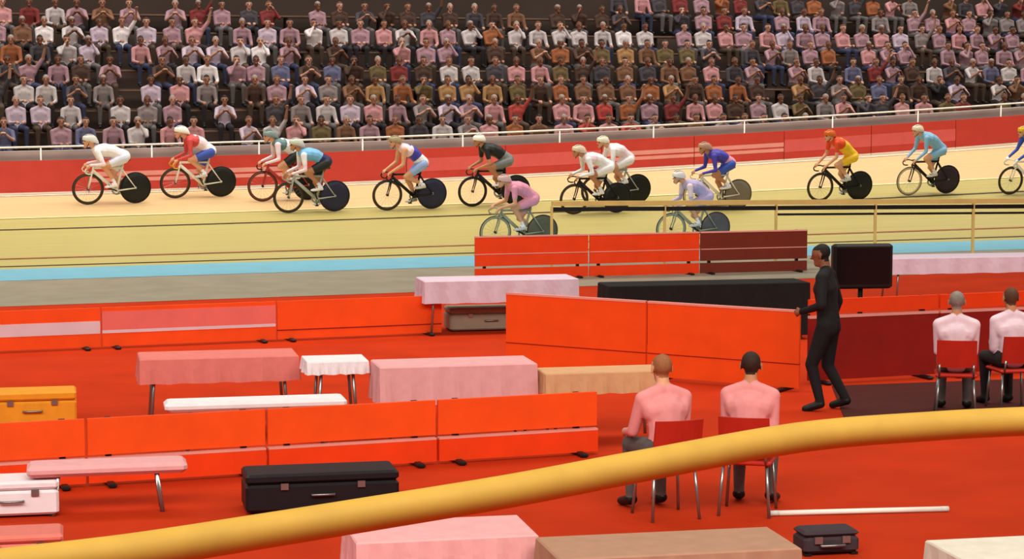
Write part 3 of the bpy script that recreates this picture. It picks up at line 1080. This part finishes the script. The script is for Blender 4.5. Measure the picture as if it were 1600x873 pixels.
beam(ra - o0, rb - o0, 0.085, 0.09).build('timber_cap', M_TAN, root)
beam(ra - o0 - Vector((0, 0, 0.105)), rb - o0 - Vector((0, 0, 0.105)), 0.075, 0.05).build('black_rail', M_BLACK, root)
e1, e2 = ra.lerp(rb, 0.42), rb
beam(e1 - o0 - Vector((0, 0, 0.225)), e2 - o0 - Vector((0, 0, 0.225)), 0.04, 0.04).build('lower_rail', M_BLACK, root)
for q in (0.0, 0.21, 0.42, 0.61, 0.80, 1.0):
    p = ra.lerp(rb, q) - o0
    MB().box((p.x, p.y, (p.z - 0.05) / 2), (0.05, 0.05, p.z - 0.05)).build('post', M_TAN, root)
tag(root, 'railing with tan timber cap over a black rail beside the track', 'railing')


# ------------------------------------------------------------------ infield: red barrier boards
def barrier(p, q, H, label, layout, group, name='barrier_board'):
    """one free-standing board from ground point p to q; layout: list of (z0, z1, y_out, material, part name)"""
    d_ = q - p
    L = d_.length - 0.025
    root = empty(name, p, math.atan2(d_.y, d_.x))
    for z0, z1, out, m, nm in layout:
        b = MB()
        b.box((L / 2, -out / 2, (z0 + z1) / 2), (L, 0.04 + out, z1 - z0))
        b.build(nm, m, root)
    for x in (0.18, L - 0.18):
        MB().box((x, 0.045, H / 2), (0.05, 0.05, H)).build('post', M_BLACK, root)
        MB().rbox((x, 0.02, 0.02), (0.07, 0.42, 0.04), 0.012).build('foot', M_BLACK, root)
    tag(root, label, 'barrier', group)
    return root


def split(p, q, n):
    return [(p + (q - p) * (i / n), p + (q - p) * ((i + 1) / n)) for i in range(n)]


PINKB = mat('pink_board_print', (226, 112, 104), 0.5, 0.05, 3)
# far boards in front of the lavender jersey
C = split(ground(742, 438), ground(1262, 424), 3)
M_BRN = mat('dark_brown_red', (112, 40, 26), 0.5, 0.06, 3)
for i, (p, q) in enumerate(C):
    mc = M_BRN if i == 2 else M_REDP
    barrier(p, q, 0.76, ['low red board by the blue band, under the pink-jerseyed cyclist', 'low red board by the blue band, under the lavender-jerseyed cyclist', 'low dark brown-red board by the blue band, beside the person in black'][i], [(0.24, 0.74, 0, mc, 'upper_panel'), (0.02, 0.20, 0, mc, 'lower_panel'), (0.735, 0.76, 0.01, M_PALEP, 'top_trim'), (0.44, 0.455, 0.006, M_PALEP, 'printed_line')], 'red boards by the blue band')
# long row, distant, on the viewer's left
Arow = split(ground(-130, 557), ground(692, 522), 3)
lay = [[(0.03, 0.53, 0, M_REDO, 'panel'), (0.20, 0.36, 0.005, M_PALEL, 'printed_band')],
       [(0.03, 0.53, 0, M_REDO, 'panel'), (0.24, 0.48, 0.005, PINKB, 'printed_band'), (0.20, 0.24, 0.005, M_PALEL, 'printed_line')],
       [(0.03, 0.53, 0, M_REDO, 'panel'), (0.14, 0.155, 0.005, M_MAROON, 'printed_line')]]
for i, (p, q) in enumerate(Arow):
    barrier(p, q, 0.53, ['red board with pale lavender band at the picture edge', 'red board with broad pink band between plain and lavender boards', 'plain orange-red board beside the grey equipment case'][i], lay[i], 'red boards across the middle of the infield')
# nearer row behind the yellow rail
Brow = split(ground(-160, 778), ground(935, 708), 4)
for i, (p, q) in enumerate(Brow):
    barrier(p, q, 0.575, f'low two-plank red board behind the yellow rail, {nth(i + 1)} from the left', [(0.265, 0.575, 0, M_REDO, 'upper_panel'), (0.03, 0.225, 0.03, M_REDP, 'lower_panel'), (0.226, 0.242, 0.03, M_PALEP, 'trim')], 'two-plank boards behind the yellow rail')
# tall orange-red screens turned towards the viewer
D = split(ground(792, 574), ground(1252, 612), 2)
for i, (p, q) in enumerate(D):
    barrier(p, q, 0.9, ['tall orange-red screen behind the tan table', 'tall orange-red screen beside the person in black'][i], [(0.04, 0.9, 0, M_REDO, 'panel'), (0.88, 0.905, 0.008, M_PALEP, 'top_trim'), (0.30, 0.31, 0.005, M_MAROON, 'printed_line')], 'tall orange-red screens')
E = split(ground(1262, 600), ground(1660, 578), 2)
for i, (p, q) in enumerate(E):
    barrier(p, q, 0.96, ['maroon and red board behind the person in black', 'maroon and red board behind the two people in white'][i], [(0.80, 0.96, 0, M_REDP, 'upper_panel'), (0.04, 0.74, 0, M_MAROON, 'lower_panel'), (0.745, 0.775, 0.01, M_PALEP, 'trim')], 'maroon boards')  # lower panels coloured maroon to stand in for shade


# ------------------------------------------------------------------ infield: tables, cases, benches
def cloth_table(px0, px1, py, zt, depth, drop, m, label, leg_m=M_STEEL, tilt=None, full=False):
    """trestle table whose front top edge shows from px0 to px1 at height py; the cloth is part of it"""
    p, q = ground(px0, py, zt), ground(px1, py, zt)
    mid = (p + q) / 2
    a = A * 0.6 if tilt is None else tilt
    L = (q - p).length
    root = empty('cloth_covered_table', (mid.x, mid.y, 0), a)
    b = MB()
    # cloth: top and a wavy skirt
    n = 36
    ring = []
    W, Dp = L / 2, depth / 2
    nx, ny = 30, 10
    per = [(-W + 2 * W * i / nx, -Dp, 0, -1) for i in range(nx)] + [(W, -Dp + 2 * Dp * i / ny, 1, 0) for i in range(ny)] + [(W - 2 * W * i / nx, Dp, 0, 1) for i in range(nx)] + [(-W, Dp - 2 * Dp * i / ny, -1, 0) for i in range(ny)]
    np_ = len(per)
    rings = [[(x * 0.985, y * 0.97, zt + 0.004) for x, y, _, _ in per], [(x, y, zt - 0.006) for x, y, _, _ in per]]
    for kk in (0.4, 1.0):
        rr_ = []
        for i, (x, y, ox, oy) in enumerate(per):
            wv = (0.012 + 0.014 * math.sin(i * 1.45) + 0.006 * math.sin(i * 0.61 + L)) * kk
            rr_.append((x + ox * wv, y + oy * wv, zt - drop * kk + 0.004 * math.sin(i * 0.9) * kk))
        rings.append(rr_)
    v = [p_ for r_ in rings for p_ in r_]
    f = [tuple(range(np_))]
    for i in range(3):
        for j in range(np_):
            f.append((i * np_ + j, (i + 1) * np_ + j, (i + 1) * np_ + (j + 1) % np_, i * np_ + (j + 1) % np_))
    b.add(v, f)
    b.build('cloth', m, root, False)
    MB().rbox((0, 0, zt - 0.02), (L * 0.975, depth * 0.95, 0.03), 0.005).build('table_top', M_TAN, root)
    for sx in (-1, 1):
        for sy in (-1, 1):
            MB().tube([(sx * (W - 0.15), sy * (Dp - 0.08), zt - 0.03), (sx * (W - 0.10), sy * (Dp - 0.06), 0.0)], 0.016, 8).build('leg', leg_m, root, True)
    tag(root, label, 'table')
    return root


CW = mat('cloth_white', (232, 222, 226), 0.85, 0.05, 10)
CL = mat('cloth_lavender', (204, 184, 200), 0.85, 0.05, 10)
CP = mat('cloth_pink', (216, 120, 112), 0.85, 0.05, 10)
CPP = mat('cloth_pale_pink', (222, 162, 164), 0.85, 0.05, 10)
CT = mat('cloth_tan', (206, 158, 116), 0.85, 0.05, 10)
CB = mat('cloth_black', (22, 20, 20), 0.85, 0.1, 10)
cloth_table(655, 898, 434, 0.74, 0.7, 0.30, CL, 'lavender-white cloth table behind the orange-red screens')
cloth_table(1372, 1650, 399, 0.74, 0.7, 0.24, CL, 'lavender cloth table beside the blue band, far beyond the maroon boards')
cloth_table(938, 1262, 441, 0.76, 0.6, 0.70, CB, 'long black-draped table behind the orange-red screens')
cloth_table(218, 462, 553, 0.74, 0.6, 0.24, CP, 'salmon pink cloth table between the two rows of red boards')
cloth_table(475, 571, 560, 0.74, 0.5, 0.12, CW, 'small white cloth table between two pink tables')
cloth_table(585, 832, 565, 0.74, 0.6, 0.36, CPP, 'pale pink cloth table with a deep drape')
cloth_table(842, 1035, 577, 0.66, 0.45, 0.20, CT, 'tan cloth table in front of the orange-red screens')
cloth_table(545, 828, 826, 0.72, 0.6, 0.25, CPP, 'pinkish white table under the yellow rail, cut off at the bottom')
cloth_table(850, 1235, 848, 0.72, 0.6, 0.25, mat('cloth_greige', (168, 128, 104), .85, .06, 10), 'greige cloth table under the yellow rail, cut off at the bottom')
cloth_table(1470, 1720, 856, 0.72, 0.6, 0.25, mat('cloth_ivory', (214, 206, 190), .85, .06, 10), 'ivory cloth table in the lower right corner')


def bench(px0, px1, py, zt, m, label, depth=0.34):
    p, q = ground(px0, py, zt), ground(px1, py, zt)
    L = (q - p).length
    mid = (p + q) / 2
    root = empty('bench', (mid.x, mid.y, 0), A * 0.6)
    MB().rbox((0, 0, zt - 0.045), (L, depth, 0.09), 0.03).build('seat_pad', m, root)
    for sx in (-1, 1):
        b = MB()
        b.tube([(sx * (L / 2 - 0.2), -depth / 2 + 0.04, 0), (sx * (L / 2 - 0.24), -depth / 2 + 0.06, zt - 0.09), (sx * (L / 2 - 0.24), depth / 2 - 0.06, zt - 0.09), (sx * (L / 2 - 0.2), depth / 2 - 0.04, 0)], 0.018, 8)
        b.build('leg_frame', M_STEEL, root, True)
    tag(root, label, 'bench')


bench(258, 540, 622, 0.47, CW, 'long white padded bench behind the two-plank red boards')
bench(45, 290, 720, 0.40, CPP, 'pale pink padded bench in front of the two-plank red boards')


def case(px, py, sx, sy, sz, m, label, name='equipment_case', rz=None, cat='case', trim=M_STEEL):
    p = ground(px, py)
    root = empty(name, p, A * 0.6 if rz is None else rz)
    MB().rbox((0, 0, sz * 0.36 + 0.02), (sx, sy, sz * 0.72), 0.02).build('body', m, root)
    MB().rbox((0, 0, sz * 0.87 + 0.02), (sx, sy, sz * 0.26), 0.02).build('lid', m, root)
    for x in (-0.25, 0.25):
        MB().box((x * sx, -sy / 2 - 0.008, sz * 0.74), (0.06, 0.016, 0.05)).build('latch', trim, root)
    MB().tube([(-0.09, -sy / 2, sz * 0.5), (-0.09, -sy / 2 - 0.03, sz * 0.5), (0.09, -sy / 2 - 0.03, sz * 0.5), (0.09, -sy / 2, sz * 0.5)], 0.01, 6).build('handle', trim, root, True)
    for x in (-1, 1):
        for y in (-1, 1):
            MB().box((x * sx * 0.42, y * sy * 0.38, 0.01), (0.05, 0.05, 0.02)).build('foot', M_BLACK, root)
    tag(root, label, cat)
    return root


case(762, 514, 1.15, 0.5, 0.30, mat('case_grey', (150, 136, 118), .5, .08), 'grey equipment case at the end of the plain orange-red board')
case(500, 792, 1.22, 0.45, 0.30, mat('case_black', (24, 20, 24), .5, .1), 'black equipment case in front of the two-plank red boards')
case(52, 664, 0.85, 0.4, 0.34, mat('box_orange', (228, 150, 36), .5, .06), 'orange-yellow tool box behind the two-plank red boards', 'tool_box', cat='box')
case(20, 802, 0.72, 0.4, 0.27, mat('box_white', (232, 222, 228), .45, .04), 'white cool box on the red floor at the picture edge', 'cool_box', cat='box')
case(30, 880, 0.62, 0.4, 0.22, mat('box_pink', (216, 116, 104), .5, .05), 'pink storage box in the lower left corner', 'storage_box', cat='box')
case(1290, 862, 0.42, 0.26, 0.16, mat('bag_dark', (58, 46, 52), .8, .1), 'small dark case on the floor under the yellow rail', cat='case')

# black monitor on a stand behind the maroon boards
p = ground(1345, 512)
root = empty('monitor_stand', p, A * 0.4)
MB().rbox((0, 0, 0.86), (0.85, 0.16, 0.62), 0.03).build('screen_housing', M_BLACK, root)
MB().box((0, -0.083, 0.87), (0.76, 0.01, 0.50)).build('screen', mat('screen_dark', (14, 16, 18), .15, .05), root)
MB().tube([(0, 0.05, 0.55), (0, 0.05, 0.04)], 0.035, 10).build('pole', M_BLACK, root, True)
MB().rbox((0, 0.02, 0.02), (0.6, 0.45, 0.04), 0.015).build('base', M_BLACK, root)
tag(root, 'black monitor on a pole stand behind the maroon boards', 'monitor')

# dark sheet added to darken the floor under the people in white
c0, c1, c2, c3 = ground(1300, 604), ground(1680, 590), ground(1680, 662), ground(1325, 668)
o0 = Vector((c0.x, c0.y, 0))
b = MB()
b.hexa([c3 - o0, c2 - o0, c1 - o0, c0 - o0] + [q - o0 + Vector((0, 0, 0.012)) for q in (c3, c2, c1, c0)])
mo = b.build('floor_mat', mat('mat_dark', (66, 16, 12), .9, .12, 4, bump=0.3))
mo.location = o0
tag(mo, 'dark maroon floor mat under the seated people in white', 'mat')

# white pole on the floor
p, q = ground(1205, 806), ground(1480, 799)
mid = (p + q) / 2
root = empty('floor_pole', mid + Vector((0, 0, 0.022)), math.atan2((q - p).y, (q - p).x))
L = (q - p).length
MB().tube([(-L / 2, 0, 0), (L / 2, 0, 0)], 0.022, 10).build('rod', M_WHITE, root, True)
for x in (-1, 1):
    MB().tube([(x * (L / 2 - 0.06), 0, 0), (x * (L / 2 + 0.01), 0, 0)], 0.0225, 10).build('end_cap', PALEG, root, True)
tag(root, 'thin pale pole lying on the red floor under the yellow rail', 'pole')


# ------------------------------------------------------------------ infield people
def chair(p, rz, label, m):
    root = empty('plastic_chair', p, rz)      # faces +x
    MB().rbox((0.0, 0, 0.43), (0.42, 0.42, 0.035), 0.012).build('seat', m, root)
    b = MB()
    n = 8
    rings = []
    for i in range(n + 1):
        y = -0.2 + 0.4 * i / n
        cx = -0.235 + 0.035 * (abs(y) / 0.2) ** 2
        rings.append([(cx - 0.012, y, 0.52), (cx + 0.012, y, 0.52), (cx + 0.012 - 0.05, y, 0.80), (cx - 0.012 - 0.05, y, 0.80)])
    loft(b, rings)
    b.build('backrest', m, root)
    for y in (-1, 1):
        MB().tube([(-0.20, y * 0.17, 0.42), (-0.235, y * 0.17, 0.55)], 0.012, 6).build('back_support', M_STEEL, root, True)
        for x in (-1, 1):
            MB().tube([(x * 0.16, y * 0.17, 0.42), (x * 0.20, y * 0.20, 0.0)], 0.013, 8).build('leg', M_STEEL, root, True)
    tag(root, label, 'chair')


SM = {}


def sit_person(px, py, face, arms, lean, top, trs, skin, hair, label, clabel, chair_m):
    p = ground(px, py)
    chair(p, face, clabel, chair_m)
    key = (arms, lean)
    if key not in SM:
        SM[key] = seated('person', arms, lean, voxel=0.011, seat=0.45, legs=0.45, smooth=3)[0]
    o = bpy.data.objects.new('person', SM[key])
    COL.objects.link(o)
    d_ = Vector((math.cos(face), math.sin(face), 0)) * 0.02
    o.location = p - d_
    o.rotation_euler = (0, 0, face)
    dress(o, top, trs, skin, hair)
    tag(o, label, 'person', 'people in the infield')


WS = mat('shirt_official_white', (228, 204, 216), 0.85, 0.05, 16)
PS = mat('shirt_official_pink', (224, 146, 146), 0.85, 0.05, 16)
CHR = mat('chair_red', (176, 40, 26), 0.45, 0.06)
sit_person(1492, 648, math.radians(80), ('lap', 'lap'), 0.03, WS, TRS[3], M_SKIN2, HAIRS[3], 'person in pinkish white shirt with grey hair seated before the maroon board', 'red plastic chair under the grey-haired person in white', CHR)
sit_person(1580, 640, math.radians(100), ('knee', 'lap'), 0.06, WS, TRS[0], M_SKIN2, HAIRS[2], 'person in pinkish white shirt with brown hair seated before the maroon board', 'red plastic chair under the brown-haired person in white', CHR)
sit_person(1040, 806, math.radians(110), ('lap', 'knee'), 0.08, PS, TRS[3], M_SKIN, mat('hair_tan', (150, 96, 60), .7, .1, 40), 'person in pink shirt with tan hair seated behind the yellow rail', 'red plastic chair under the tan-haired person in pink', CHR)
sit_person(1168, 800, math.radians(75), ('lap', 'lap'), 0.10, PS, TRS[3], M_SKIN2, HAIRS[1], 'person in pink shirt with dark hair seated behind the yellow rail', 'red plastic chair under the dark-haired person in pink', CHR)

sm_, H = standing('person')
o = bpy.data.objects.new('person', sm_)
COL.objects.link(o)
o.location = ground(1302, 641)
o.rotation_euler = (0, math.radians(4), math.radians(158))
bs = mat('suit_black', (22, 22, 24), .8, .1, 16)
dress(o, bs, bs, M_SKIN3, HAIRS[0])
tag(o, 'person all in black standing between the orange-red screens and maroon boards', 'person', 'people in the infield')

# ------------------------------------------------------------------ yellow padded rail
pts = [atdepth(x, y, d_) for x, y, d_ in ((-260, 922, 6.05), (-100, 900, 6.2), (0, 886, 6.3), (200, 862, 6.5), (400, 831, 6.75), (600, 799, 6.95), (800, 766, 7.15), (1000, 728, 7.45), (1250, 683, 7.85), (1450, 666, 8.1), (1600, 658, 8.25), (1800, 652, 8.4))]
fine = []
for i in range(len(pts) - 1):
    a_, b_, c_, d_ = pts[max(i - 1, 0)], pts[i], pts[i + 1], pts[min(i + 2, len(pts) - 1)]
    for k in range(6):
        t = k / 6
        fine.append(0.5 * ((2 * b_) + (c_ - a_) * t + (2 * a_ - 5 * b_ + 4 * c_ - d_) * t * t + (3 * b_ - a_ - 3 * c_ + d_) * t ** 3))
fine.append(pts[-1])
o0 = Vector((pts[0].x, pts[0].y, 0))
root = empty('padded_rail', o0)
MB().tube([p - o0 for p in fine], 0.058, 16).build('foam_tube', M_YEL, root, True)
for p in (pts[0], pts[-1]):
    q = p - o0
    MB().tube([(q.x, q.y, 0), (q.x, q.y, q.z - 0.03)], 0.03, 10).build('post', M_YEL, root, True)
    MB().rbox((q.x, q.y, 0.01), (0.18, 0.18, 0.02), 0.005).build('base_plate', M_STEEL, root)
tag(root, 'thick yellow padded rail curving across the front of the picture', 'rail')
